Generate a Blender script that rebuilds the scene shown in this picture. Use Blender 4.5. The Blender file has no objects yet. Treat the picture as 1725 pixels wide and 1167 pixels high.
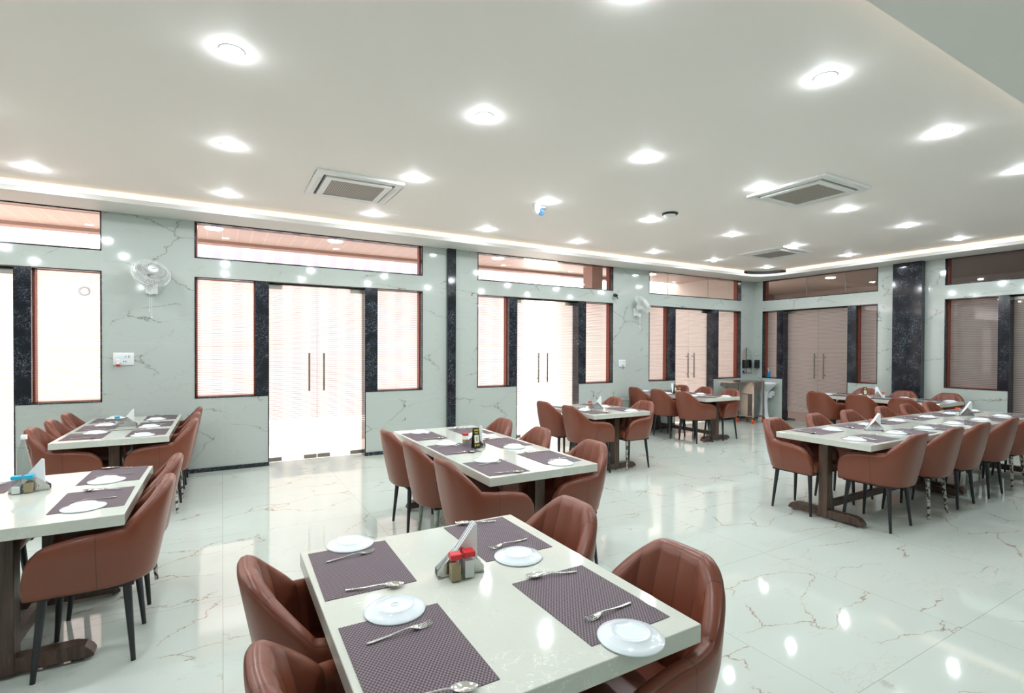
import bpy, bmesh, math, random
from mathutils import Vector, Matrix
random.seed(7)
SC = bpy.context.scene
COL = SC.collection
PI = math.pi
D, E = 7.407, 10.669            # window wall plane y = D, back wall plane x = E
ZT, ZTB, ZW, ZS = 3.116, 2.665, 2.433, 0.924   # soffit, transom sill, lintel, window sill heights
ZC = 3.23                       # main ceiling
LIPY, LIPX, NEARY, LIPX0 = 6.86, 10.1, 1.2, -4.0
RX0, RY0 = -4.6, -3.6           # room corner behind the camera

# ------------------------------------------------------------------ camera
yaw, pitch, roll = 0.51898, -0.009656, 0.00397
F = Vector((math.sin(yaw), math.cos(yaw), 0)); R = Vector((math.cos(yaw), -math.sin(yaw), 0)); U = Vector((0, 0, 1))
F, U = F*math.cos(pitch)+U*math.sin(pitch), U*math.cos(pitch)-F*math.sin(pitch)
R, U = R*math.cos(roll)+U*math.sin(roll), U*math.cos(roll)-R*math.sin(roll)
cam_d = bpy.data.cameras.new('camera'); cam = bpy.data.objects.new('camera', cam_d); COL.objects.link(cam)
cam.matrix_world = Matrix(((R.x, U.x, -F.x, 0), (R.y, U.y, -F.y, 0), (R.z, U.z, -F.z, 1.55), (0, 0, 0, 1)))
cam_d.sensor_width = 36; cam_d.lens = 854.77/1725*36; cam_d.shift_y = 13.04/1725; cam_d.clip_start = 0.03
SC.camera = cam
# ------------------------------------------------------------------ world, view
W = bpy.data.worlds.new('world'); SC.world = W; W.use_nodes = True
bg = W.node_tree.nodes['Background']; bg.inputs['Color'].default_value = (1.0, .93, .90, 1); bg.inputs['Strength'].default_value = 5.8
SC.view_settings.view_transform = 'Standard'; SC.view_settings.look = 'None'
SC.view_settings.exposure = 0.14; SC.view_settings.gamma = 1.0; SC.view_settings.use_curve_mapping = False
SC.cycles.use_denoising = True
SC.cycles.max_bounces = 10; SC.cycles.diffuse_bounces = 5; SC.cycles.glossy_bounces = 4
SC.cycles.transparent_max_bounces = 12; SC.cycles.transmission_bounces = 6
SC.cycles.sample_clamp_indirect = 6.0
SC.cycles.caustics_reflective = False; SC.cycles.caustics_refractive = False
sun_d = bpy.data.lights.new('sun', 'SUN'); sun_d.energy = 9.0; sun_d.angle = math.radians(2); sun_d.color = (1, .93, .86)
sun = bpy.data.objects.new('sun', sun_d); COL.objects.link(sun)
sun.rotation_euler = Vector((0.25, 0.55, 0.85)).to_track_quat('Z', 'Y').to_euler()
LAMP = 165.0                     # radiance of the downlight lenses
LAMP_W = 7.4                     # power of the disc lamp in each downlight
COVE = 1.6

# ------------------------------------------------------------------ materials
MATS = {}
class NB:
    def __init__(s, name):
        s.m = bpy.data.materials.new(name); s.m.use_nodes = True; s.t = s.m.node_tree; s.n = s.t.nodes; s.l = s.t.links
        s.b = s.n['Principled BSDF']; s.out = s.n['Material Output']; MATS[name] = s.m
    def node(s, typ, **kw):
        n = s.n.new(typ)
        for k, v in kw.items(): setattr(n, k, v)
        return n
    def link(s, a, b): s.l.new(a, b)
    def val(s, sock, v):
        if isinstance(v, (int, float)): sock.default_value = v
        elif isinstance(v, tuple): sock.default_value = v if len(v) != 3 or sock.type == 'VECTOR' else (*v, 1)
        else: s.link(v, sock)
    def math(s, op, a, b=0, c=0, clamp=False):
        n = s.node('ShaderNodeMath', operation=op, use_clamp=clamp)
        for i, v in enumerate((a, b, c)): s.val(n.inputs[i], v)
        return n.outputs[0]
    def mix(s, f, a, b):
        n = s.node('ShaderNodeMix', data_type='RGBA'); s.val(n.inputs[0], f); s.val(n.inputs[6], a); s.val(n.inputs[7], b)
        return n.outputs[2]
    def ramp(s, f, lo, hi):
        n = s.node('ShaderNodeMapRange', interpolation_type='SMOOTHSTEP'); s.val(n.inputs[0], f); s.val(n.inputs[1], lo); s.val(n.inputs[2], hi)
        return n.outputs[0]
    def pos(s): return s.node('ShaderNodeTexCoord').outputs['Object']
    def mapping(s, v, sc=(1, 1, 1), rot=(0, 0, 0), loc=(0, 0, 0)):
        n = s.node('ShaderNodeMapping'); s.link(v, n.inputs[0]); n.inputs['Scale'].default_value = sc
        n.inputs['Rotation'].default_value = rot; n.inputs['Location'].default_value = loc
        return n.outputs[0]
    def noise(s, v, scale, detail=3, rough=.5, dist=0):
        n = s.node('ShaderNodeTexNoise'); s.link(v, n.inputs['Vector']); n.inputs['Scale'].default_value = scale
        n.inputs['Detail'].default_value = detail; n.inputs['Roughness'].default_value = rough; n.inputs['Distortion'].default_value = dist
        return n.outputs[0]
    def set(s, color=None, rough=None, metal=None, spec=None, coat=None, emis=None, es=None, trans=None, ior=None, alpha=None):
        for k, v in (('Base Color', color), ('Roughness', rough), ('Metallic', metal), ('Specular IOR Level', spec), ('Coat Weight', coat),
                     ('Emission Color', emis), ('Emission Strength', es), ('Transmission Weight', trans), ('IOR', ior), ('Alpha', alpha)):
            if v is not None: s.val(s.b.inputs[k], v)
        return s.m
    def bump(s, h, strength=.2, dist=.002):
        n = s.node('ShaderNodeBump'); n.inputs['Strength'].default_value = strength; n.inputs['Distance'].default_value = dist
        s.val(n.inputs['Height'], h); s.link(n.outputs[0], s.b.inputs['Normal'])

def plain(name, color, rough=.5, metal=0, **kw): return NB(name).set(color, rough, metal, **kw)

def marble(name, base, vein, veinc2, tile, axes, rough, scale, joint, warm, gap=.0025):
    """polished veined tile: axes picks the two object axes that span the surface"""
    s = NB(name); p = s.pos(); sx = s.node('ShaderNodeSeparateXYZ'); s.link(p, sx.inputs[0])
    a, b = [sx.outputs[i] for i in axes]
    # offset of each tile so that veins change from tile to tile
    ia = s.math('FLOOR', s.math('DIVIDE', a, tile[0])); ib = s.math('FLOOR', s.math('DIVIDE', b, tile[1]))
    hash_ = s.math('FRACT', s.math('MULTIPLY', s.math('SINE', s.math('ADD', s.math('MULTIPLY', ia, 12.9), s.math('MULTIPLY', ib, 4.1))), 43.5))
    fa = s.math('MULTIPLY', s.math('FRACT', s.math('DIVIDE', a, tile[0])), tile[0]); fb = s.math('MULTIPLY', s.math('FRACT', s.math('DIVIDE', b, tile[1])), tile[1])
    cmb = s.node('ShaderNodeCombineXYZ'); s.link(fa, cmb.inputs[0]); s.link(fb, cmb.inputs[1]); s.link(s.math('MULTIPLY', s.math('FLOOR', s.math('MULTIPLY', hash_, 9)), 3.7), cmb.inputs[2])
    v = s.mapping(cmb.outputs[0], sc=(1, 1.9, 1), rot=(0, 0, .35))
    v2c = s.mapping(cmb.outputs[0], sc=(1, 3.2, 1), rot=(0, 0, -.05))
    n1 = s.noise(v, scale*.8, 6, .52, .15); n2 = s.noise(v2c, scale*1.3, 8, .62, 0); msk = s.noise(v, scale*1.1, 2, .5); cl = s.noise(v, 1.3, 4, .6)
    m1 = s.ramp(msk, .46, .56)
    wn = s.node('ShaderNodeTexNoise'); s.link(v, wn.inputs['Vector']); wn.inputs['Scale'].default_value = 2.2; wn.inputs['Detail'].default_value = 6; wn.inputs['Roughness'].default_value = .6
    wv = s.node('ShaderNodeVectorMath', operation='MULTIPLY_ADD'); s.link(wn.outputs['Color'], wv.inputs[0]); wv.inputs[1].default_value = (.55, .55, .0); s.link(v, wv.inputs[2])
    vr = s.node('ShaderNodeTexVoronoi', feature='DISTANCE_TO_EDGE'); s.link(wv.outputs[0], vr.inputs['Vector']); vr.inputs['Scale'].default_value = scale*1.15
    ed = vr.outputs['Distance']
    v1 = s.math('MULTIPLY', s.math('SUBTRACT', 1, s.ramp(ed, .0, .011)), m1)
    v2 = s.math('MULTIPLY', s.math('SUBTRACT', 1, s.ramp(s.math('ABSOLUTE', s.math('SUBTRACT', n2, .52)), .0, .0045)), s.ramp(msk, .52, .45))
    glow = s.math('MULTIPLY', s.math('SUBTRACT', 1, s.ramp(ed, .0, .07)), s.math('MULTIPLY', m1, .25))  # warm stone tint bordering the veins
    c = s.mix(s.math('MULTIPLY', cl, .5), base, tuple(x*.86 for x in base)); c = s.mix(glow, c, warm)
    c = s.mix(s.math('MULTIPLY', v2, .55), c, veinc2); c = s.mix(s.math('MULTIPLY', v1, .85), c, vein)
    ja = s.math('LESS_THAN', fa, gap); jb = s.math('LESS_THAN', fb, gap); j = s.math('MAXIMUM', ja, jb)
    c = s.mix(j, c, joint)
    s.set(c, rough, spec=.5); return s.m

marble('wall_marble_x', (.49, .54, .505), (.13, .145, .125), (.38, .31, .23), (1.2, .8), (0, 2), .07, 1.15, (.54, .58, .57), (.43, .43, .38))
marble('wall_marble_y', (.49, .54, .505), (.13, .145, .125), (.38, .31, .23), (1.2, .8), (1, 2), .07, 1.15, (.54, .58, .57), (.43, .43, .38))
marble('floor_tile', (.575, .63, .575), (.22, .18, .15), (.46, .36, .26), (1.2, 1.2), (0, 1), .045, 1.2, (.36, .35, .30), (.62, .52, .40), .003)

s = NB('quartz'); p = s.pos(); n1 = s.noise(p, 7, 5, .6, .7); n2 = s.noise(p, 2.5, 4); n3 = s.noise(p, 60, 2)
vq = s.math('MULTIPLY', s.math('SUBTRACT', 1, s.ramp(s.math('ABSOLUTE', s.math('SUBTRACT', n1, .5)), 0, .006)), s.ramp(n2, .48, .6))
c = s.mix(n2, (.56, .575, .51), (.66, .68, .61)); c = s.mix(s.math('MULTIPLY', s.ramp(n3, .55, .75), .25), c, (.50, .49, .42)); c = s.mix(s.math('MULTIPLY', vq, .7), c, (.92, .92, .88))
s.set(c, .06, spec=.5)

s = NB('granite'); p = s.pos(); vo = s.node('ShaderNodeTexVoronoi'); s.link(p, vo.inputs['Vector']); vo.inputs['Scale'].default_value = 55
n1 = s.noise(p, 62, 4, .7, 1.2); n2 = s.noise(p, 5, 3)
f1 = s.math('MULTIPLY', s.ramp(n1, .52, .66), s.ramp(n2, .35, .6)); c = s.mix(f1, (.012, .014, .019), (.22, .25, .31)); s.set(c, .08, spec=.5)

s = NB('leather'); p = s.pos(); uv = s.node('ShaderNodeUVMap'); uv.uv_map = 'UVMap'; sx = s.node('ShaderNodeSeparateXYZ'); s.link(uv.outputs[0], sx.inputs[0]); u, v = sx.outputs[0], sx.outputs[1]
fr = s.math('ABSOLUTE', s.math('SUBTRACT', s.math('FRACT', s.math('ADD', s.math('DIVIDE', u, .1), .5)), .5))       # 0 at a seam
seam = s.math('MULTIPLY', s.math('LESS_THAN', fr, .018), s.math('GREATER_THAN', v, 1.0))
seam = s.math('MULTIPLY', seam, s.math('LESS_THAN', s.math('ABSOLUTE', u), .41))
pipe = s.math('LESS_THAN', s.math('ABSOLUTE', s.math('SUBTRACT', v, .972)), .007)
side = s.math('MULTIPLY', s.math('LESS_THAN', s.math('ABSOLUTE', s.math('SUBTRACT', s.math('ABSOLUTE', u), .395)), .0022), s.math('LESS_THAN', v, 1.2))
allseam = s.math('MAXIMUM', s.math('MAXIMUM', seam, pipe), side)
n1 = s.noise(p, 9, 4); c = s.mix(n1, (.178, .050, .027), (.194, .056, .031)); c = s.mix(s.math('MULTIPLY', allseam, .65), c, (.06, .018, .014))
s.set(c, s.math('ADD', .28, s.math('MULTIPLY', n1, .06)), spec=.45)
s.bump(s.math('SUBTRACT', 1, allseam), .3, .001)

plain('leg_black', (.016, .017, .02), .38)
s = NB('leg_peeled'); p = s.pos(); n1 = s.noise(p, 22, 4, .7, 1.2); s.set(s.mix(s.ramp(n1, .47, .53), (.03, .03, .03), (.50, .48, .42)), .5)
s = NB('leg_taped'); p = s.pos(); n1 = s.noise(p, 14, 3); s.set(s.mix(s.ramp(n1, .42, .55), (.20, .24, .19), (.34, .37, .33)), .45)
s = NB('dark_wood'); p = s.pos(); pv = s.mapping(p, sc=(14, 14, 1.2)); n1 = s.noise(pv, 3, 5, .65, .6); s.set(s.mix(s.ramp(n1, .3, .7), (.040, .022, .015), (.10, .060, .043)), .33)
s = NB('red_timber'); p = s.pos(); n1 = s.noise(p, 20, 3); s.set(s.mix(n1, (.20, .042, .022), (.29, .066, .036)), .35)
s = NB('ceiling_paint'); p = s.pos(); n1 = s.noise(p, .8, 3); s.set(s.mix(n1, (.88, .835, .80), (.905, .86, .825)), .62, spec=.16)
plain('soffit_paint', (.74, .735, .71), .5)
s = NB('placemat'); p = s.pos(); sx = s.node('ShaderNodeSeparateXYZ'); s.link(p, sx.inputs[0])
wa = s.math('SINE', s.math('MULTIPLY', sx.outputs[0], 2*PI/.0145)); wb = s.math('SINE', s.math('MULTIPLY', sx.outputs[1], 2*PI/.0105)); w = s.math('MULTIPLY', wa, wb)
n1 = s.noise(s.mapping(p, sc=(30, 4, 1)), 4, 3); c = s.mix(s.ramp(w, -.45, .45), (.030, .018, .026), (.215, .160, .185)); c = s.mix(s.math('MULTIPLY', n1, .35), c, (.05, .035, .045)); s.set(c, .62); s.bump(w, .5, .0008)
plain('porcelain', (.78, .84, .88), .08, spec=.6)
plain('grey_print', (.40, .45, .50), .3)
plain('steel', (.62, .62, .61), .2, 1)
plain('brushed_steel', (.36, .34, .31), .30, 1)
plain('chrome', (.8, .8, .8), .12, 1)
plain('paper_white', (.84, .86, .87), .8)
plain('white_plastic', (.80, .81, .80), .35)
plain('grey_plastic', (.33, .34, .33), .4)
plain('black_plastic', (.012, .018, .018), .25)
plain('red_plastic', (.62, .012, .018), .35); plain('blue_plastic', (.01, .40, .62), .35); plain('orange_plastic', (.75, .12, .03), .35)
plain('salt', (.85, .85, .83), .8); plain('pepper', (.40, .31, .17), .9)
plain('yellow_print', (.60, .50, .05), .6); plain('card_black', (.016, .012, .008), .5)
plain('blue_liquid', (.01, .22, .55), .15); plain('green_glass', (.01, .10, .06), .15)
plain('bin_green', (.26, .30, .27), .5)
plain('dark_slot', (.05, .045, .04), .6)
plain('ceramic', (.80, .84, .88), .06)
plain('blue_lens', (.04, .09, .17), .4)
plain('veranda_paint', (.62, .51, .47), .6); plain('veranda_beam', (.36, .24, .21), .6)
plain('outside_ground', (.72, .66, .60), .7); plain('lobby_paint', (.42, .37, .34), .6)
plain('annexe_paint', (.55, .50, .45), .6); plain('backing_black', (.015, .012, .012), .6)
s = NB('veranda_planks'); p = s.pos(); sx = s.node('ShaderNodeSeparateXYZ'); s.link(p, sx.inputs[0]); j = s.math('LESS_THAN', s.math('FRACT', s.math('DIVIDE', sx.outputs[0], .2)), .06)
n1 = s.noise(s.mapping(p, sc=(6, 1, 1)), 3, 3); s.set(s.mix(j, s.mix(n1, (.47, .365, .33), (.53, .42, .385)), (.62, .52, .49)), .35)
s = NB('corrugated'); p = s.pos(); sx = s.node('ShaderNodeSeparateXYZ'); s.link(p, sx.inputs[0]); s.set(s.mix(s.ramp(s.math('SINE', s.math('MULTIPLY', sx.outputs[0], 2*PI/.38)), -.2, .2), (.25, .25, .31), (.46, .46, .47)), .5)  # fold shading of the sheet painted as darker and lighter stripes
s = NB('grille'); p = s.pos(); sx = s.node('ShaderNodeSeparateXYZ'); s.link(p, sx.inputs[0])
g = s.math('MULTIPLY', s.math('GREATER_THAN', s.math('FRACT', s.math('DIVIDE', sx.outputs[0], .022)), .35), s.math('GREATER_THAN', s.math('FRACT', s.math('DIVIDE', sx.outputs[1], .022)), .35)); s.set(s.mix(g, (.40, .37, .33), (.11, .095, .08)), .5)
for nm, st, colr in (('lamp_lens', LAMP, (.88, .95, 1.0)), ('cove_light', COVE, (1.0, .73, .50)), ('veranda_lamp', 12, (1, .97, .93))):
    s = NB(nm); s.set((.15, .13, .10), .5, emis=colr, es=st)
# clear glass: thin sheet, mostly seen through with fresnel reflections
def sheet(name, tint, refl=.035, frost=None, period=.028, duty=.24, film=(.90, .835, .81), z0=0, z1=9):
    s = NB(name); s.n.remove(s.b)
    tr = s.node('ShaderNodeBsdfTransparent'); tr.inputs[0].default_value = (*tint, 1)
    gl = s.node('ShaderNodeBsdfGlossy'); gl.inputs['Roughness'].default_value = .02
    lw = s.node('ShaderNodeLayerWeight'); lw.inputs[0].default_value = .5; frs = s.math('ADD', refl, s.math('MULTIPLY', s.math('POWER', lw.outputs['Facing'], 5.0), .6))
    base = tr.outputs[0]
    if frost:
        tl = s.node('ShaderNodeBsdfTranslucent'); tl.inputs[0].default_value = (*film, 1)
        df = s.node('ShaderNodeBsdfDiffuse'); df.inputs[0].default_value = (*film, 1)
        mx0 = s.node('ShaderNodeMixShader'); mx0.inputs[0].default_value = .22; s.link(tl.outputs[0], mx0.inputs[1]); s.link(df.outputs[0], mx0.inputs[2])
        sx = s.node('ShaderNodeSeparateXYZ'); s.link(s.pos(), sx.inputs[0]); z = sx.outputs[2]
        st = s.math('GREATER_THAN', s.math('FRACT', s.math('DIVIDE', z, period)), duty)
        st = s.math('MULTIPLY', st, s.math('MULTIPLY', s.math('GREATER_THAN', z, z0), s.math('LESS_THAN', z, z1)))
        mx1 = s.node('ShaderNodeMixShader'); s.link(st, mx1.inputs[0]); s.link(tr.outputs[0], mx1.inputs[1]); s.link(mx0.outputs[0], mx1.inputs[2]); base = mx1.outputs[0]
    mx = s.node('ShaderNodeMixShader'); s.link(frs, mx.inputs[0]); s.link(base, mx.inputs[1]); s.link(gl.outputs[0], mx.inputs[2])
    s.link(mx.outputs[0], s.out.inputs[0])
sheet('clear_glass', (.95, .93, .92)); sheet('tinted_glass', (.74, .77, .82))
sheet('film_glass', (.88, .82, .80), frost=True); sheet('film_door', (.88, .82, .80), frost=True, z0=.22, z1=9)
sheet('jar_plastic', (.90, .92, .92)); sheet('mirror_glass', (.9, .9, .9))
s = NB('mirror'); s.set((.80, .84, .82), .03, 1)

# ------------------------------------------------------------------ mesh helpers
class MB:
    def __init__(s): s.v = []; s.f = []; s.m = []; s.sm = []; s.mats = []
    def mi(s, mat):
        if mat not in s.mats: s.mats.append(mat)
        return s.mats.index(mat)
    def add(s, verts, faces, mat, smooth=False):
        o = len(s.v); s.v += [tuple(v) for v in verts]; k = s.mi(mat)
        for f in faces: s.f.append([i+o for i in f]); s.m.append(k); s.sm.append(smooth)
    def box(s, x0, x1, y0, y1, z0, z1, mat):
        if x0 > x1: x0, x1 = x1, x0
        if y0 > y1: y0, y1 = y1, y0
        s.add([(x0, y0, z0), (x1, y0, z0), (x1, y1, z0), (x0, y1, z0), (x0, y0, z1), (x1, y0, z1), (x1, y1, z1), (x0, y1, z1)],
              [(0, 3, 2, 1), (4, 5, 6, 7), (0, 1, 5, 4), (1, 2, 6, 5), (2, 3, 7, 6), (3, 0, 4, 7)], mat)
        return s
    def cyl(s, p0, p1, r0, r1=None, mat='steel', n=16, caps=True):
        r1 = r0 if r1 is None else r1; p0 = Vector(p0); p1 = Vector(p1); d = (p1-p0).normalized()
        a = d.orthogonal().normalized(); b = d.cross(a); vs = []
        for p, r in ((p0, r0), (p1, r1)):
            for i in range(n): t = 2*PI*i/n; vs.append(p+a*(r*math.cos(t))+b*(r*math.sin(t)))
        s.add(vs, [(i, (i+1) % n, n+(i+1) % n, n+i) for i in range(n)], mat, True)
        if caps: s.add(vs, [tuple(range(n-1, -1, -1)), tuple(range(n, 2*n))], mat)
        return s
    def lathe(s, prof, mat, n=28, c=(0, 0, 0), M=None):
        vs = []
        for r, z in prof:
            for i in range(n):
                t = 2*PI*i/n; p = Vector((r*math.cos(t), r*math.sin(t), z))
                if M: p = M @ p
                vs.append(p+Vector(c))
        fs = [(k*n+i, k*n+(i+1) % n, (k+1)*n+(i+1) % n, (k+1)*n+i) for k in range(len(prof)-1) for i in range(n)]
        if prof[0][0] > 1e-6: pass
        s.add(vs, fs, mat, True); return s
    def tube(s, pts, r, mat, n=8, closed=False):
        pts = [Vector(p) for p in pts]; m = len(pts); vs = []; up = None
        for k, p in enumerate(pts):
            a = pts[(k-1) % m] if (closed or k) else p; b = pts[(k+1) % m] if (closed or k < m-1) else p
            d = (b-a).normalized()
            if up is None: up = d.orthogonal().normalized()
            up = (up-d*up.dot(d)).normalized(); w = d.cross(up)
            rr = r[k] if isinstance(r, (list, tuple)) else r
            for i in range(n): t = 2*PI*i/n; vs.append(p+up*(rr*math.cos(t))+w*(rr*math.sin(t)))
        last = m if closed else m-1
        s.add(vs, [(k*n+i, k*n+(i+1) % n, ((k+1) % m)*n+(i+1) % n, ((k+1) % m)*n+i) for k in range(last) for i in range(n)], mat, True)
        if not closed: s.add(vs, [tuple(range(n-1, -1, -1)), tuple((m-1)*n+i for i in range(n))], mat)
        return s
    def prism(s, poly, h0, h1, mat, axis='z'):
        n = len(poly)
        def P(a, b, h): return {'z': (a, b, h), 'y': (a, h, b), 'x': (h, a, b)}[axis]
        vs = [P(a, b, h0) for a, b in poly]+[P(a, b, h1) for a, b in poly]
        s.add(vs, [tuple(range(n-1, -1, -1)), tuple(range(n, 2*n))]+[(i, (i+1) % n, n+(i+1) % n, n+i) for i in range(n)], mat); return s
    def mesh(s, name, bevel=0, seg=2, fix=True):
        me = bpy.data.meshes.new(name); me.from_pydata(s.v, [], s.f)
        for m in s.mats: me.materials.append(MATS[m])
        me.polygons.foreach_set('material_index', s.m); me.polygons.foreach_set('use_smooth', s.sm); me.update()
        if fix or bevel:
            bm = bmesh.new(); bm.from_mesh(me)
            if bevel:
                bmesh.ops.remove_doubles(bm, verts=bm.verts, dist=1e-5)
                ed = [e for e in bm.edges if len(e.link_faces) == 2 and e.calc_face_angle(0) > .5]
                bmesh.ops.bevel(bm, geom=ed, offset=bevel, segments=seg, profile=.5, affect='EDGES')
            bmesh.ops.recalc_face_normals(bm, faces=bm.faces); bm.to_mesh(me); bm.free()
        return me
    def obj(s, name, parent=None, bevel=0, seg=2, loc=None, fix=True):
        o = bpy.data.objects.new(name, s.mesh(name, bevel, seg, fix)); COL.objects.link(o)
        if parent: o.parent = parent
        if loc: o.location = loc
        return o
def rbox(name, x0, x1, y0, y1, z0, z1, mat, r, seg=3, parent=None):
    b = MB(); b.box(x0, x1, y0, y1, z0, z1, mat); o = b.obj(name, parent, bevel=r, seg=seg)
    for p in o.data.polygons: p.use_smooth = True
    return o
def thing(name, label, cat, loc=(0, 0, 0), rz=0, group=None):
    o = bpy.data.objects.new(name, None); COL.objects.link(o); o.location = loc; o.rotation_euler = (0, 0, rz)
    o.empty_display_size = .05
    return tag(o, label, cat, group)
def tag(o, label, cat, group=None):
    o['label'] = label; o['category'] = cat
    if group: o['group'] = group
    return o
def struct(o, label=None):
    o['kind'] = 'structure'
    if label: o['label'] = label
    return o
def copy_tree(o, loc, rz, label, parent=None):
    c = o.copy(); COL.objects.link(c)
    if parent is None: c.location = loc; c.rotation_euler = (0, 0, rz); c['label'] = label
    else: c.parent = parent
    for ch in list(o.children): copy_tree(ch, None, None, None, c)
    return c
class Kind:
    """first placement moves the original, later ones copy it"""
    def __init__(s, root): s.root = root; s.used = False
    def put(s, x, y, z, rz, label, group=None):
        if not s.used:
            s.used = True; o = s.root; o.location = (x, y, z); o.rotation_euler = (0, 0, rz); o['label'] = label
        else: o = copy_tree(s.root, (x, y, z), rz, label)
        if group: o['group'] = group
        return o

# ------------------------------------------------------------------ room shell
b = MB(); b.box(RX0-.2, E+.2, RY0-.2, D+.2, -.1, 0, 'floor_tile'); struct(b.obj('floor'))
b = MB(); b.box(RX0-.2, E+.2, RY0-.2, D+.2, ZC, ZC+.1, 'ceiling_paint'); struct(b.obj('ceiling'))
# lowered border (soffit) with the rounded inner corner at the far end
RC = .45
arc = [(LIPX-RC+RC*math.sin(t), LIPY-RC+RC*math.cos(t)) for t in [PI/2*i/12 for i in range(13)]]
b = MB()
b.box(RX0, LIPX0, RY0, D, ZT, ZT+.05, 'soffit_paint')
b.box(LIPX0, LIPX-RC, LIPY, D, ZT, ZT+.05, 'soffit_paint')
b.box(LIPX, E, NEARY, LIPY-RC, ZT, ZT+.05, 'soffit_paint')
b.box(LIPX0, E, RY0, NEARY, ZT, ZT+.05, 'soffit_paint')
b.prism([(LIPX-RC, D)]+arc+[(E, LIPY-RC), (E, D)], ZT, ZT+.05, 'soffit_paint')
struct(b.obj('ceiling_border'))
# cove light strips standing on the border, just behind its lip
b = MB()
b.box(LIPX0, LIPX-RC-.1, LIPY+.015, LIPY+.03, ZT+.05, ZC, 'cove_light'); b.box(LIPX+.015, LIPX+.03, NEARY, LIPY-RC-.1, ZT+.05, ZC, 'cove_light')
b.box(LIPX0, LIPX, NEARY-.03, NEARY-.015, ZT+.05, ZC, 'cove_light')
struct(b.obj('trim_1'), 'warm light strip glowing behind the lip of the ceiling border')
b = MB(); b.add([(x+(.02 if 1 else 0), y+.02, z) for x, y in arc for z in (ZT+.05, ZC)], [(2*i, 2*i+2, 2*i+3, 2*i+1) for i in range(12)], 'dark_slot')  # dark colour stands for the unlit part of the cove
struct(b.obj('trim_2'), 'cove stretch coloured dark where unlit, in the rounded ceiling corner')

class WallSpace:
    def __init__(s, kind): s.k = kind
    def box(s, b, a0, a1, n0, n1, z0, z1, mat):
        if s.k == 'x': b.box(a0, a1, D+n0, D+n1, z0, z1, mat)
        else: b.box(E+n0, E+n1, a0, a1, z0, z1, mat)
WL, WR = WallSpace('x'), WallSpace('y')
TH = .2
count = {'window': 0, 'door': 0, 'trim': 2}
def nm(k): count[k] += 1; return '%s_%d' % (k, count[k])
def window(ws, a0, a1, z0, z1, glass, label, splits=(), fw=.035):
    """granite lined opening with a timber frame and one glass sheet; a0<a1 along the wall"""
    root = thing(nm('window'), label, 'window'); del root['category']; struct(root)
    b = MB(); t = .014
    for q in ((a0, a0+t, z0, z1), (a1-t, a1, z0, z1), (a0, a1, z0, z0+t), (a0, a1, z1-t, z1)): ws.box(b, q[0], q[1], -.004, .085, q[2], q[3], 'granite')
    b.obj('reveal', root)
    b = MB(); A0, A1, Z0, Z1 = a0+t, a1-t, z0+t, z1-t
    w = .012
    for q in ((a0, a0+w+t, z0, z1), (a1-w-t, a1, z0, z1), (a0, a1, z0, z0+fw*.55), (a0, a1, z1-fw*.5, z1)): ws.box(b, q[0], q[1], .085, .175, q[2], q[3], 'red_timber')
    b.obj('window_frame', root)
    b = MB(); cuts = [a0]+list(splits)+[a1]
    o = MB()
    for i in range(len(cuts)-1):
        p, q = cuts[i]+.003, cuts[i+1]-.003
        if ws.k == 'x': o.add([(p, D+.165, z0), (q, D+.165, z0), (q, D+.165, z1), (p, D+.165, z1)], [(0, 1, 2, 3)], glass)
        else: o.add([(E+.165, p, z0), (E+.165, q, z0), (E+.165, q, z1), (E+.165, p, z1)], [(0, 1, 2, 3)], glass)
    o.obj('pane', root, fix=False)
    if splits:
        for c in splits: ws.box(b, c-.004, c+.004, .160, .170, z0, z1, 'grey_plastic')
        b.obj('glazing_joint', root)
    return root
def glass_door(ws, a0, a1, handles, label):
    root = thing(nm('door'), label, 'door'); del root['category']; struct(root)
    mid = (a0+a1)/2; b = MB(); n = .175; top = ZW-.02
    for q0, q1 in ((a0+.012, mid-.004), (mid+.004, a1-.012)):
        lf = MB()
        if ws.k == 'x': lf.add([(q0, D+n, .012), (q1, D+n, .012), (q1, D+n, top), (q0, D+n, top)], [(0, 1, 2, 3)], 'film_door')
        else: lf.add([(E+n, q0, .012), (E+n, q1, .012), (E+n, q1, top), (E+n, q0, top)], [(0, 1, 2, 3)], 'film_door')
        leaf = lf.obj('door_leaf', root, fix=False)
        lo = q0 < mid-.1 and q1 < mid
        outer = (q0, q0+.17) if q1 < mid else (q1-.17, q1); inner = (q1-.17, q1) if q1 < mid else (q0, q0+.17)
        for a, z in ((outer, top-.055), (outer, .012), (inner, .012)):
            m = MB(); ws.box(m, a[0], a[1], n-.018, n+.018, z, z+.055, 'brushed_steel'); m.obj('patch_fitting', leaf, bevel=.003)
        h = handles[0] if q1 < mid else handles[1]
        m = MB()
        def wp(a, nn, z): return (a, D+nn, z) if ws.k == 'x' else (E+nn, a, z)
        m.cyl(wp(h, n-.07, .965), wp(h, n-.07, 1.49), .0135, None, 'brushed_steel', 14)
        for z in (1.04, 1.415): m.cyl(wp(h, n, z), wp(h, n-.07, z), .008, None, 'brushed_steel', 10)
        m.obj('door_handle', leaf)
    m = MB(); ws.box(m, a0, a1, .12, .2, ZW-.018, ZW, 'backing_black')
    for a in (a0, a1-.012): ws.box(m, a, a+.012, -.003, .2, 0, ZW-.018, 'granite')
    m.obj('door_frame', root)
    return root
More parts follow.
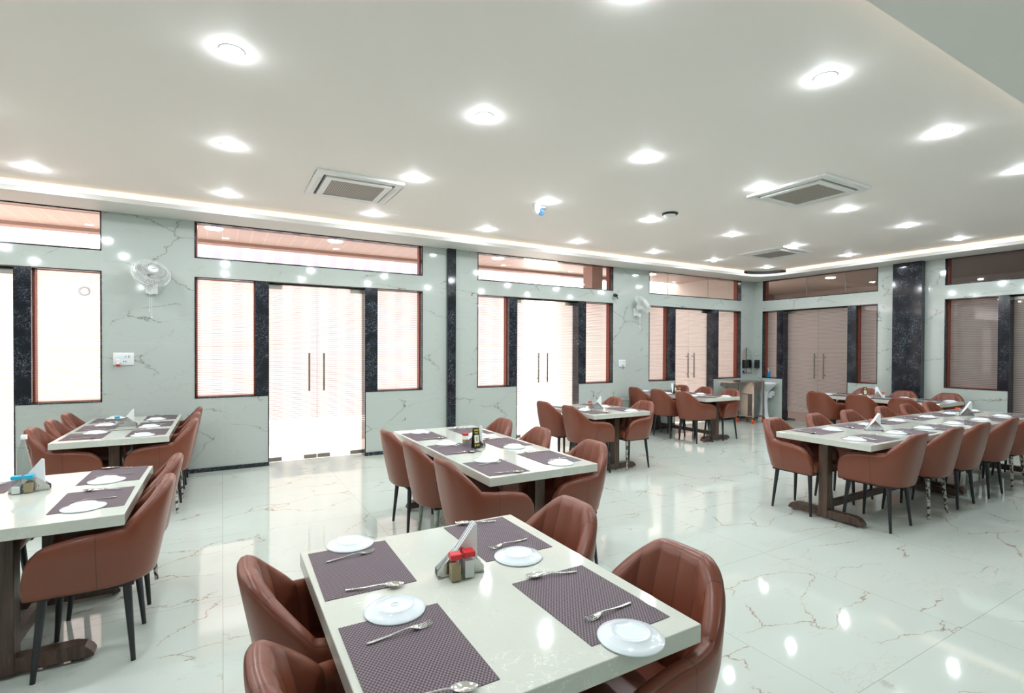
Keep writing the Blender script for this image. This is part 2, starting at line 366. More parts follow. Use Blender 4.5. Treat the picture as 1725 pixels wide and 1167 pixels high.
def bay(ws, wallb, marb, a0, a1, spans, splits=(), tglass='clear_glass', place=''):
    """spans: list of (kind, a, b) from the low to the high end"""
    WH = .2
    ws.box(wallb, a0, a1, 0, WH, ZW, ZTB, marb); ws.box(wallb, a0, a1, 0, WH, ZT, ZC, marb)
    for k, p, q, *rest in spans:
        if k == 'w':
            ws.box(wallb, p, q, 0, WH, 0, ZS, marb); window(ws, p, q, ZS, ZW, 'film_glass', rest[0])
        elif k == 'm':
            ws.box(wallb, p, q, 0, WH, 0, ZS, marb)
            b = MB(); ws.box(b, p, q, -.004, WH, ZS, ZW, 'granite'); struct(b.obj(nm('trim')), 'black speckled granite mullion beside '+rest[0])
        elif k == 'd': glass_door(ws, p, q, rest[0], rest[1])
        if k != 'd':
            b = MB(); ws.box(b, p, q, -.012, 0, 0, .05, 'granite'); struct(b.obj('baseboard_'+('window_side' if ws.k == 'x' else 'back')))
    window(ws, a0, a1, ZTB, ZT, tglass, place, splits, fw=.012)
def pier(ws, wallb, marb, p, q):
    ws.box(wallb, p, q, 0, .2, 0, ZC, marb)
    b = MB(); ws.box(b, p, q, -.012, 0, 0, .05, 'granite'); struct(b.obj('baseboard_'+('window_side' if ws.k == 'x' else 'back')))
wb = MB(); mx = 'wall_marble_x'
pier(WL, wb, mx, RX0, -4.1)
bay(WL, wb, mx, -4.1, -1.201, [('w', -4.1, -3.45, 'first frosted window, outside the frame'), ('m', -3.45, -3.32, 'the first glass door'), ('d', -3.32, -1.94, (-2.72, -2.53), 'frosted glass double door at the left edge of the photo'),
    ('m', -1.94, -1.822, 'the leftmost glass door'), ('w', -1.822, -1.201, 'striped frosted window left of the first wall fan')], place='clear transom window above the leftmost frosted window')
pier(WL, wb, mx, -1.201, -.296)
bay(WL, wb, mx, -.296, 2.658, [('w', -.296, .389, 'bright frosted window right of the first wall fan'), ('m', .389, .525, 'the brightest glass door, its left one'), ('d', .525, 1.80, (1.05, 1.244), 'brightest frosted glass double door with two bar handles'),
    ('m', 1.80, 1.956, 'the brightest glass door, its right one'), ('w', 1.956, 2.658, 'bright frosted window left of the narrow granite pilaster')], place='long clear transom window above the brightest glass door')
pier(WL, wb, mx, 2.658, 3.583)
bay(WL, wb, mx, 3.583, 6.434, [('w', 3.583, 4.19, 'frosted window right of the narrow granite pilaster'), ('m', 4.19, 4.319, 'the middle glass door, its left one'), ('d', 4.319, 5.63, (4.831, 5.018), 'frosted glass double door behind the middle dining table'),
    ('m', 5.63, 5.775, 'the middle glass door, its right one'), ('w', 5.775, 6.434, 'frosted window left of the second wall fan')], place='clear transom window between the pilaster and second wall fan')
pier(WL, wb, mx, 6.434, 7.36)
bay(WL, wb, mx, 7.36, 10.19, [('w', 7.36, 7.95, 'narrow frosted window right of the second wall fan'), ('m', 7.95, 8.095, 'the far glass door, its left one'), ('d', 8.095, 9.28, (8.606, 8.788), 'frosted glass double door near the far corner'),
    ('m', 9.28, 9.42, 'the far glass door, its right one'), ('w', 9.42, 10.19, 'frosted window beside the corner mirror')], splits=(8.05, 9.28), place='jointed transom window nearest the corner on the window wall')
pier(WL, wb, mx, 10.19, E+.2)
struct(wb.obj('wall_left'), 'pale veined marble wall with the bright windows')
wb = MB(); my = 'wall_marble_y'
pier(WR, wb, my, 7.2, D)
bay(WR, wb, my, 4.865, 7.2, [('w', 4.865, 5.253, 'frosted window between brown door and granite pillar'), ('m', 5.253, 5.382, 'the brown frosted door, its right one'), ('d', 5.382, 6.72, (5.905, 6.088), 'brownish frosted glass double door in the back wall'),
    ('m', 6.72, 6.841, 'the brown frosted door, its left one'), ('w', 6.841, 7.2, 'narrow frosted window with a blue bottle on its sill')], splits=(5.52, 6.3), tglass='clear_glass', place='jointed transom window above the brown frosted door')
pier(WR, wb, my, 3.85, 4.865)
bay(WR, wb, my, 1.0, 3.85, [('w', 1.0, 1.7, 'last frosted window, beyond the frame'), ('m', 1.7, 1.83, 'the last glass door, its far one'), ('d', 1.83, 3.04, (2.35, 2.52), 'dim frosted glass door at the right edge of the photo'),
    ('m', 3.04, 3.15, 'the door at the right edge of the photo'), ('w', 3.15, 3.85, 'large grey frosted window right of the granite pillar')], tglass='tinted_glass', place='dark transom window right of the granite pillar')
pier(WR, wb, my, RY0-.2, 1.0)
struct(wb.obj('wall_back'), 'pale veined marble wall with the granite pillar')
b = MB(); b.box(RX0-.2, RX0, RY0-.2, D+.2, 0, ZC, my); struct(b.obj('wall_left_end'))
b = MB(); b.box(RX0, E, RY0-.2, RY0, 0, ZC, mx); struct(b.obj('wall_behind_camera'))
b = MB(); b.tube([(-1.386+.045*math.cos(2*PI*i/24), D+.161, 2.206+.045*math.sin(2*PI*i/24)) for i in range(24)], .012, 'paper_white', 6, True); o = b.obj('round_sticker'); tag(o, 'round pale ring sticker on the leftmost frosted window', 'sticker')
# granite pilasters
b = MB(); b.box(3.05, 3.185, D-.055, D, 0, ZT, 'granite'); struct(b.obj(nm('trim')), 'narrow full-height black granite pilaster on the window wall')
b = MB(); b.box(E-.13, E, 4.13, 4.57, 0, ZT, 'granite'); struct(b.obj(nm('trim')), 'wide full-height black granite pillar on the back wall')

# ------------------------------------------------------------------ outside: veranda, yard, lobby
b = MB(); b.box(-9, 20, D+.2, 30, -.25, -.12, 'outside_ground'); struct(b.obj('outside_ground'))
b = MB(); b.box(-8, 10.6, D+.2, 9.55, 3.3, 3.4, 'veranda_planks'); struct(b.obj('veranda_ceiling'), 'pink plank ceiling of the veranda outside')
b = MB(); b.box(-8, 9.3, 9.55, 9.75, 3.25, 3.5, 'veranda_beam'); b.box(-8, 9.3, 9.75, 10.0, 3.29, 3.45, 'veranda_paint'); struct(b.obj('veranda_beam'), 'brown beam along the edge of the veranda')
b = MB()
xs = [-.9+.19*i for i in range(44)]
b.add([(x, 12.0+(.06 if i % 2 else 0), z) for i, x in enumerate(xs) for z in (0, 3.75)], [(2*i, 2*i+2, 2*i+3, 2*i+1) for i in range(len(xs)-1)], 'corrugated')
struct(b.obj('outside_fence'), 'white corrugated metal fence beyond the veranda')
b = MB(); b.box(7.3, 10.6, 10.3, 10.5, -.12, 2.95, 'annexe_paint'); b.box(10.5, 10.65, D+.2, 10.5, -.12, 3.3, 'annexe_paint'); struct(b.obj('outside_wall'))  # wall pieces added so the far bay's windows stay dim
b = MB(); b.box(6.72, 7.0, 8.4, 8.7, -.12, 3.3, 'veranda_beam'); struct(b.obj('outside_column'))
b = MB(); b.box(-8, -.95, 11.7, 11.9, -.12, 3.35, 'veranda_paint'); struct(b.obj('added_annexe'), 'pale pink building added beyond the left end of the veranda')  # added to cut sky light on the leftmost windows
b = MB(); b.box(E+.2, 15, -3, 9.6, 3.25, 3.35, 'lobby_paint'); b.box(14.8, 15, -3, 9.6, 0, 3.3, 'lobby_paint'); b.box(E+.2, 15, -3.2, -3, 0, 3.3, 'lobby_paint'); b.box(12.2, 15, 9.6, 9.75, 0, 3.3, 'lobby_paint')  # partial end wall added to block bright sky at the narrow window
b.box(E+.2, 15, -3, 9.6, -.12, -.02, 'lobby_paint'); struct(b.obj('outside_lobby'))
for x, y in ((12.3, 2.4), (12.3, 6.6), (12.3, 9.0)):  # lamps added to brighten the dim lobby
    m = MB(); m.lathe([(0, 3.235), (.1, 3.235), (.1, 3.25)], 'veranda_lamp', 16, (x, y, 0)); tag(m.obj('added_lobby_lamp'), 'added lobby fill lamp behind the '+{2.4: 'back transom window right of the granite pillar', 6.6: 'transom above the brown frosted door', 9.0: 'transom window in the corner'}[y], 'lamp', 'added lamps in the lobby')
for x, wh in ((-2.9, 'leftmost transom'), (-.1, 'left end of the long transom'), (1.6, 'right part of the long transom'), (4.6, 'transom right of the narrow pilaster'), (8.6, 'transom nearest the corner')):
    m = MB(); m.lathe([(0, 3.285), (.11, 3.285), (.11, 3.3)], 'veranda_lamp', 16, (x, 8.6, 0)); tag(m.obj('veranda_lamp'), 'round veranda ceiling lamp behind the '+wh, 'lamp', 'lamps in the veranda ceiling')

# ------------------------------------------------------------------ downlights
root = thing('downlight', 'x', 'downlight')
m = MB(); m.lathe([(.068, 0), (.066, -.003), (.054, -.004)], 'white_plastic', 28); m.obj('trim_ring', root)
m = MB(); m.lathe([(.054, -.004), (.050, -.014), (.036, -.022), (.0, -.026)], 'lamp_lens', 24); m.obj('lens', root)
ld = bpy.data.lights.new('lamp_disc', 'AREA'); ld.shape = 'DISK'; ld.size = .10; ld.energy = LAMP_W; ld.color = (.90, .96, 1.0)
lo = bpy.data.objects.new('lamp_disc', ld); COL.objects.link(lo); lo.parent = root; lo.location = (0, 0, -.028)
K = Kind(root)
cols = [(-3.13, 'beyond the left edge'), (-1.55, 'first'), (.05, 'second'), (1.645, 'third'), (3.22, 'fourth'), (4.82, 'fifth'), (6.44, 'sixth'), (7.97, 'seventh'), (9.56, 'eighth')]
rows = [(1.77, 'the row nearest the camera'), (3.29, 'the second row from the camera'), (4.83, 'the third row from the camera'), (6.37, 'the row nearest the window wall')]
for x, cn in cols:
    for y, rn in rows:
        if x < -3: lab = 'added unseen ceiling downlight left of everything in '+rn  # column out of view, added for its light
        else: lab = 'round white ceiling downlight, %s from the left in %s' % (cn, rn)
        K.put(x, y, ZC, 0, lab, 'round downlights in the ceiling grid')
for x, wh in ((-1.8, 'first'), (1.6, 'second'), (4.8, 'third'), (8.0, 'fourth')):  # unseen downlights added to brighten the area round the camera
    K.put(x, -1.2, ZT, 0, wh+' added unseen downlight from the left in the lowered ceiling behind the camera', 'added downlights behind the camera')

# ------------------------------------------------------------------ ceiling air conditioners
def cassette(x, y, label, ang=0):
    root = thing('air_conditioner', label, 'air conditioner', (x, y, ZC), ang, 'ceiling cassette air conditioners')
    h = .42
    b = MB(); 
    for q in ((-h, h, -h, -.345), (-h, h, .345, h), (-h, -.345, -.345, .345), (.345, h, -.345, .345)): b.box(q[0], q[1], q[2], q[3], -.028, 0, 'white_plastic')
    b.obj('panel', root, bevel=.006)
    b = MB(); b.box(-.345, .345, -.345, .345, -.012, -.001, 'dark_slot'); b.obj('air_slot', root)
    b = MB()
    for q in ((-.32, .32, -.32, -.26), (-.32, .32, .26, .32), (-.32, -.26, -.26, .26), (.26, .32, -.26, .26)): b.box(q[0], q[1], q[2], q[3], -.042, -.013, 'white_plastic')
    b.obj('inner_frame', root, bevel=.005)
    b = MB(); b.box(-.26, .26, -.26, .26, -.034, -.013, 'grille'); b.obj('intake_grille', root)
    b = MB()
    for a in range(4):
        t = a*PI/2; c, s_ = math.cos(t), math.sin(t)
        pts = [(-.24, .352), (.24, .352), (.235, .385), (-.235, .385)]
        b.add([(c*px-s_*py, s_*px+c*py, -.030) for px, py in pts]+[(c*px-s_*py, s_*px+c*py, -.024) for px, py in pts], [(0, 1, 2, 3), (7, 6, 5, 4), (0, 4, 5, 1), (1, 5, 6, 2), (2, 6, 7, 3), (3, 7, 4, 0)], 'soffit_paint')
    b.obj('air_flap', root)
cassette(1.19, 5.43, 'ceiling air conditioner above the bright glass doors')
cassette(5.36, 3.12, 'large-looking ceiling air conditioner above the long joined table')
cassette(8.23, 5.34, 'small-looking far ceiling air conditioner towards the room corner')
# dome camera, blue-eyed camera, smoke detector, black wall camera
root = thing('dome_camera', 'white bullet-shaped camera hanging under the ceiling', 'camera', (3.16, 4.98, ZC))
m = MB(); m.lathe([(0, 0), (.05, 0), (.055, -.012), (.04, -.02)], 'white_plastic', 20); m.obj('base', root)
m = MB(); m.lathe([(.038, -.018), (.045, -.05), (.038, -.085), (.02, -.11), (0, -.115)], 'white_plastic', 20); m.obj('camera_body', root)
root = thing('ceiling_camera', 'small ceiling camera with a blue lens next to the white one', 'camera', (3.28, 5.06, ZC))
m = MB(); m.lathe([(0, 0), (.06, 0), (.06, -.02), (.02, -.024)], 'grey_plastic', 20); m.obj('base', root)
m = MB(); m.cyl((0, 0, -.02), (-.03, -.05, -.085), .033, .036, 'blue_lens', 18); m.obj('camera_head', root)
root = thing('smoke_detector', 'flat round ceiling detector with a dark base', 'smoke detector', (4.79, 4.48, ZC))
m = MB(); m.lathe([(0, 0), (.10, 0), (.10, -.015), (.07, -.02)], 'black_plastic', 24); m.obj('base', root)
m = MB(); m.lathe([(.07, -.018), (.065, -.04), (.03, -.052), (0, -.054)], 'white_plastic', 24); m.obj('cover', root)
root = thing('wall_camera', 'tiny black camera on the marble wall left of the second fan', 'camera', (6.463, D, 2.585))
m = MB(); m.cyl((0, 0, 0), (0, -.02, 0), .03, None, 'black_plastic', 16); m.cyl((0, -.02, 0), (-.03, -.09, -.02), .03, None, 'black_plastic', 16); m.obj('camera_body', root)
m = MB(); m.cyl((.07, 0, -.05), (.07, -.012, -.05), .014, None, 'black_plastic', 12); m.obj('cable_hole', root)

# ------------------------------------------------------------------ wall fans
def wall_fan(x, z, turn, label):
    root = thing('wall_fan', label, 'fan', (x, D, z), 0, 'white wall fans')
    b = MB(); b.box(-.06, .06, -.035, 0, -.20, -.04, 'white_plastic'); o = b.obj('wall_bracket', root, bevel=.012)
    b = MB(); b.cyl((0, -.03, -.10), (0, -.13, -.045), .022, None, 'white_plastic', 12); b.cyl((0, -.02, -.17), (.0, -.12, -.18), .03, .035, 'white_plastic', 14); b.obj('neck', root)
    M = Matrix.Translation((0, -.15, 0)) @ Matrix.Rotation(turn, 4, 'Z') @ Matrix.Rotation(math.radians(54), 4, 'X')  # local +z points out of the fan front
    def T(p): return M @ Vector(p)
    b = MB(); b.lathe([(0, -.10), (.05, -.095), (.062, -.05), (.06, 0), (.03, .012)], 'white_plastic', 20, M=M); b.obj('motor_housing', root)
    Rr = .19
    b = MB(); prof = [(Rr*math.sin(a), .045+.055*math.cos(a)) for a in [PI*i/10 for i in range(0)]]
    for rad, zz in ((Rr, .045), (Rr*.98, .075), (Rr*.8, .105), (Rr*.55, .12), (Rr*.98, .012), (Rr*.7, -.006)):
        b.tube([T((rad*math.cos(2*PI*i/40), rad*math.sin(2*PI*i/40), zz)) for i in range(40)], .0045 if rad == Rr else .0017, 'white_plastic', 6, True)
    for i in range(44):
        t = 2*PI*i/44; c, s_ = math.cos(t), math.sin(t)
        b.tube([T((r*c, r*s_, zz)) for r, zz in ((.045, .125), (Rr*.55, .12), (Rr*.8, .105), (Rr*.97, .078), (Rr, .045), (Rr*.97, .014), (Rr*.6, -.01), (.05, -.02))], .0012, 'white_plastic', 4)
    b.obj('fan_guard', root)
    b = MB()
    for k in range(3):
        t0 = k*2*PI/3+.5; ring = []
        for j, (r, w) in enumerate(((.035, .35), (.09, .52), (.13, .55), (.165, .42))):
            ring += [(r*math.cos(t0-w), r*math.sin(t0-w), .035), (r*math.cos(t0), r*math.sin(t0), .052), (r*math.cos(t0+w), r*math.sin(t0+w), .070)]
        fs = [(3*j+i, 3*j+i+1, 3*j+i+4, 3*j+i+3) for j in range(3) for i in range(2)]
        b.add([T(p) for p in ring], fs, 'grey_plastic', True)
    b.obj('fan_blades', root, fix=False)
    b = MB(); b.lathe([(.052, .122), (.050, .132), (0, .136)], 'white_plastic', 20, M=M); b.cyl(T((-.02, -.004, .1365)), T((.02, -.004, .1365)), .003, None, 'black_plastic', 8); b.obj('hub_badge', root)
    b = MB()
    for dx, L in ((-.008, .20), (.012, .28)):
        b.tube([(dx, -.12, -.20), (dx, -.12, -.20-L)], .0012, 'white_plastic', 5); b.lathe([(0, .012), (.008, 0), (0, -.012)], 'white_plastic', 10, (dx, -.12, -.20-L))
    b.obj('pull_cord', root)
wall_fan(-.73, 2.39, .38, 'white wall fan with pull cords on the left marble pier')
wall_fan(7.0, 2.40, .45, 'smaller-looking white wall fan between the middle and far doors')
# switchboards
def switchboard(x, z, w, h, label, plug):
    root = thing('switchboard', label, 'switchboard', (x, D, z), 0)
    rbox('cover_plate', -w/2, w/2, -.012, 0, -h/2, h/2, 'white_plastic', .004, 2, root)
    m = MB()
    for i in range(4):
        for zz in (.012, -.045):
            m.box(-w*.34+i*w*.18, -w*.34+i*w*.18+w*.14, -.016, -.011, zz, zz+.034, 'porcelain')
    m.obj('rocker_switch', root)
    m = MB()
    for cx, cz in ((.02, .03), (.05, .035), (.02, -.028), (-.0, -.028), (.05, .018)): m.cyl((cx, -.0175, cz), (cx, -.015, cz), .005, None, 'black_plastic', 8)
    m.obj('socket_hole', root)
    if plug:
        m = MB(); m.box(-.065, -.03, -.06, -.012, -.06, -.005, 'white_plastic'); m.obj('plug', root, bevel=.006)
        m = MB(); m.box(-.064, -.031, -.058, -.014, -.085, -.06, 'red_plastic'); o = m.obj('plug_cap', root, bevel=.006); o['label'] = 'red cap under the plug'
    else:
        m = MB(); m.tube([(0, -.015, -.03), (.0, -.05, -.07), (-.01, -.04, -.11)], .004, 'black_plastic', 6); m.obj('loose_wire', root)
switchboard(-1.0, 1.42, .20, .148, 'white switchboard with red-capped plug under the left wall fan', True)
switchboard(6.66, 1.29, .17, .14, 'white switchboard with dangling wire under the far wall fan', False)

# ------------------------------------------------------------------ dining chair
def chair_shell():
    a, bb, n, y1 = .27, .25, 2.6, -.02
    pl = []     # (x, y, back weight, arc t) half path from arm front to back centre
    Ns = [0, .012, .03, .055, .085, .12, .16, .20, .235]
    for d_ in Ns: pl.append((a, .215-d_, 0.0, 0.0))
    NT = 46
    for i in range(1, NT+1):
        t = PI/2*i/NT; pl.append((a*max(math.cos(t), 0)**(2/n), y1-bb*math.sin(t)**(2/n), math.sin(t), t/(PI/2)))
    # remove duplicates
    half = pl; path = [(x, y, w, t, 1) for x, y, w, t in half]+[(-x, y, w, t, -1) for x, y, w, t in reversed(half[:-1])]
    arc = [0]
    for i in range(1, len(path)): arc.append(arc[-1]+math.hypot(path[i][0]-path[i-1][0], path[i][1]-path[i-1][1]))
    mid = arc[len(half)-1]; arc = [q-mid for q in arc]
    def sm(x): x = max(0, min(1, x)); return x*x*(3-2*x)
    def flare(z): return .86+.14*sm((z-.385)/.22)
    def lean(z): return .085*max(0, z-.40)/.45
    def outer(i, z):
        x, y, w, t, sg = path[i]; f = flare(z); nar = 1-.09*sm((z-.70)/.2)*(1 if t > 0 else 0)
        return Vector((x*f*nar, (y if w == 0 else y1+(y-y1)*(.93+.07*f))-lean(z)*sm(w*1.05), z))
    def normal(i, z):
        A, B = outer(max(i-1, 0), z), outer(min(i+1, len(path)-1), z); d = (B-A); d.z = 0; d.normalize()
        return Vector((d.y, -d.x, 0))*(1)      # inward
    def height(i):
        x, y, w, t, sg = path[i]
        if w == 0:
            h = .65+.018*sm((.12-y)/.15)
            if y > .085: q = min(1, (y-.085)/.13); h = .50+.15*math.sqrt(max(0, 1-q*q))
            return h
        return .668+.012*sm(t/.3)+.178*math.sin(PI/2*max(0, min(1, (t-.265)/.60)))**.9
    V = []; UV = []; ROW = []
    K_ = 0
    for i in range(len(path)):
        h = height(i); t = path[i][3]; ys = path[i][1]
        th = .058 if t > 0 else .058
        back = sm(t/.25)
        ch = abs(math.cos(PI*arc[i]/.1))   # 0 between? seams at multiples of .1
        bulge = .008*back*(abs(math.sin(PI*arc[i]/.1))**.6)
        sec = [(.10, .387, -.3), (.03, .386, -.2), (.008, .392, -.05), (0, .408, 0)]
        for q in (.2, .4, .6, .8): sec.append((0, .408+(h-.035-.408)*q, q*.9))
        sec += [(0, h-.035, .90), (.003, h-.018, .95), (.012, h-.006, .99), (.028, h, 1.1), (th-.014, h-.004, 1.2), (th-.002+bulge*.5, h-.018, 1.3), (th+bulge, h-.04, 1.4)]
        zi = h-.04
        for q in (.25, .5, .75, 1): sec.append((th+.004+bulge+(.012*q*back), zi+(min(.46, zi-.02)-zi)*q, 1.4+q))
        K_ = len(sec); row = []
        for d_, z, v in sec:
            p = outer(i, z)+normal(i, z)*d_
            row.append(len(V)); V.append(p); UV.append((arc[i], v))
        ROW.append(row)
    # make sure "inward" points inward
    c = V[ROW[len(half)-1][8]]; ci = V[ROW[len(half)-1][-1]]
    fs = []
    for i in range(len(path)-1):
        for k in range(K_-1): fs.append((ROW[i][k], ROW[i+1][k], ROW[i+1][k+1], ROW[i][k+1]))
    fs.append(tuple(ROW[0])); fs.append(tuple(reversed(ROW[-1])))
    me = bpy.data.meshes.new('tub_back'); me.from_pydata([tuple(v) for v in V], [], fs); me.materials.append(MATS['leather'])
    uvl = me.uv_layers.new(name='UVMap')
    for lp in me.loops: uvl.data[lp.index].uv = UV[lp.vertex_index]
    for p in me.polygons: p.use_smooth = True
    me.update()
    bm = bmesh.new(); bm.from_mesh(me); bmesh.ops.recalc_face_normals(bm, faces=bm.faces); bm.to_mesh(me); bm.free()
    return me, ci.y > c.y
root = thing('dining_chair', 'x', 'chair')
me, ok = chair_shell(); assert ok
o = bpy.data.objects.new('tub_back', me); COL.objects.link(o); o.parent = root
o = rbox('seat', -.195, .195, -.20, .232, .405, .495, 'leather', .03, 4, root)
m = MB(); m.box(-.19, .19, -.19, .19, .375, .392, 'backing_black'); m.obj('seat_base', root)
for sx_ in (-1, 1):
    for sy_ in (-1, 1):
        m = MB(); m.cyl((sx_*.193, sy_*.188, 0), (sx_*.158, sy_*.158, .39), .0105, .0195, 'leg_black', 14); m.obj('leg', root)
CH = Kind(root)
ALLCH = {}
def chair(key, x, y, facing, label, group):
    rz = {'+y': 0, '-x': PI/2, '-y': PI, '+x': -PI/2}[facing]+random.Random(str(key)).uniform(-.03, .03)
    o = CH.put(x, y, 0, rz, label, group); ALLCH[key] = o; return o
def legs_of(o): return [c for c in o.children if c.name.startswith('leg')]
def set_leg(o, idx, mat, lab):
    l = legs_of(o)[idx]; l.material_slots[0].link = 'OBJECT'; l.material_slots[0].material = MATS[mat]; l['label'] = lab

# ------------------------------------------------------------------ tables
HT = .75
def table(label, x0, x1, y0, y1, axis, cat='dining table', inset=.13):
    cx, cy = (x0+x1)/2, (y0+y1)/2
    root = thing('dining_table', label, cat, (cx, cy, 0), 0, 'stone-topped dining tables')
    hx, hy = (x1-x0)/2, (y1-y0)/2
    b = MB(); b.box(-hx, hx, -hy, hy, HT-.055, HT, 'quartz'); o = b.obj('tabletop', root, bevel=.003)
    L = hy if axis == 'y' else hx; Wd = hx if axis == 'y' else hy
    ft = min(.33, Wd-.05)
    for sg in (-1, 1):
        def B(b, a0, a1, w0, w1, z0, z1, mat):   # a along, w across
            if axis == 'y': b.box(w0, w1, a0, a1, z0, z1, mat)
            else: b.box(a0, a1, w0, w1, z0, z1, mat)
        ce = sg*(L-inset)
        b = MB(); B(b, ce-.045, ce+.045, -.04, .04, .02, HT-.055, 'dark_wood'); b.obj('pedestal_post', root, bevel=.003)
        prof = [(-ft, .022), (ft, .022), (ft, .035), (ft-.01, .055), (ft-.035, .078), (ft-.075, .09), (-ft+.075, .09), (-ft+.035, .078), (-ft+.01, .055), (-ft, .035)]
        b = MB(); 
        if axis == 'y': b.prism(prof, ce-.04, ce+.04, 'dark_wood', 'y')
        else: b.prism(prof, ce-.04, ce+.04, 'dark_wood', 'x')
        f = b.obj('foot_bar', root, bevel=.003)
        for w in (-ft+.03, ft-.03):
            b = MB(); p = (w, ce, 0) if axis == 'y' else (ce, w, 0); b.cyl(p, (p[0], p[1], .008), .02, None, 'grey_plastic', 14); b.cyl((p[0], p[1], .008), (p[0], p[1], .024), .008, None, 'steel', 10); b.obj('leveling_pad', f)
    b = MB()
    B(b, -L+inset+.045, L-inset-.045, -.02, .02, .095, .155, 'dark_wood'); b.obj('stretcher', root)
    return root

# place settings -----------------------------------------------------
m = MB(); m.box(-.21, .21, -.15, .15, 0, .0016, 'placemat'); MAT = Kind(tag(m.obj('placemat'), 'x', 'placemat'))
# upturned plate: rim on the table, foot ring on top
m = MB(); m.lathe([(.0915, .0012), (.0925, .003), (.091, .0055), (.075, .0095), (.062, .0145), (.0555, .0185), (.0535, .0205), (.0515, .0205), (.050, .0180), (.03, .0178), (0, .0178)], 'porcelain', 56)
PLATE = Kind(tag(m.obj('plate'), 'x', 'plate'))
def cutlery(kind):
    """lies along +y, handle at low y"""
    b = MB(); L = .185
    hp = [(.0, .0055, .003), (.02, .0060, .0032), (.06, .0042, .005), (.10, .0028, .0095), (.118, .003, .0105), (.128, .0045, .0095)]
    vs = []
    for y, w, z in hp: vs += [(-w, y, z), (-w*.6, y, z+.0016), (w*.6, y, z+.0016), (w, y, z), (w*.6, y, z-.0014), (-w*.6, y, z-.0014)]
    fs = [(k*6+i, k*6+(i+1) % 6, (k+1)*6+(i+1) % 6, (k+1)*6+i) for k in range(len(hp)-1) for i in range(6)]
    b.add(vs, fs+[(0, 1, 2, 3, 4, 5)], 'chrome', True)
    if kind == 'spoon':
        rows_ = []; N = 12
        for k in range(N+1):
            t = k/N; y = .126+.062*t; w = .0205*math.sin(PI*min(1, (t*.94+.06)))**.55*(1-.12*t) if 0 < t < 1 else .004
            dz = .0095-.008*math.sin(PI*t*.9)**1
            for j in range(7):
                q = -1+j/3; rows_.append((w*q, y, max(.002, dz)+.006*q*q*math.sin(PI*max(.05, t*.95))))
        fs = [(k*7+j, k*7+j+1, (k+1)*7+j+1, (k+1)*7+j) for k in range(N) for j in range(6)]
        b.add(rows_, fs, 'chrome', True); b.add([(x, y, z+.0012) for x, y, z in rows_], fs, 'chrome', True)
    else:
        pts = [(.004, .126, .0095), (.0105, .138, .006), (.0125, .150, .0035)]
        vs = []
        for w, y, z in pts: vs += [(-w, y, z), (0, y, z-.001), (w, y, z)]
        fs = [(k*3+i, k*3+i+1, k*3+i+4, k*3+i+3) for k in range(2) for i in range(2)]
        b.add(vs, fs, 'chrome', True); b.add([(x, y, z+.0012) for x, y, z in vs], fs, 'chrome', True)
        for q in (-.0105, -.0035, .0035, .0105): b.tube([(q, .149, .0035), (q, .168, .003), (q*.95, .190, .009)], [.0018, .0015, .0009], 'chrome', 6)
    return b.obj(kind, fix=False)
FORK = Kind(tag(cutlery('fork'), 'x', 'fork')); SPOON = Kind(tag(cutlery('spoon'), 'x', 'spoon'))
def setting(x, y, facing, where, po=(-.21, .03), gname=''):
    """seat faces `facing`; local frame: +y towards the table middle, +x to the sitter's right"""
    rz = {'+y': 0, '-x': PI/2, '-y': PI, '+x': -PI/2}[facing]; j = random.uniform
    a = rz+j(-.02, .02); c, s_ = math.cos(rz), math.sin(rz)
    def P(lx, ly): return (x+c*lx-s_*ly, y+s_*lx+c*ly)
    MAT.put(x, y, HT+.0003, a, 'woven mauve placemat '+where, 'placemats')
    px, py = P(po[0]+j(-.01, .01), po[1]+j(-.01, .01)); PLATE.put(px, py, HT+.0012, j(0, 6), 'upturned white plate '+where, 'white plates')
    px, py = P(po[0]+.136+j(-.004, .004), -.095+j(-.01, .01)); FORK.put(px, py, HT+.0022, rz+.10+j(-.04, .04), 'steel fork '+where, 'forks')
    px, py = P(.165+j(-.008, .008), -.085+j(-.01, .01)); SPOON.put(px, py, HT+.0034, rz-.28+j(-.06, .06), 'steel spoon '+where, 'spoons')

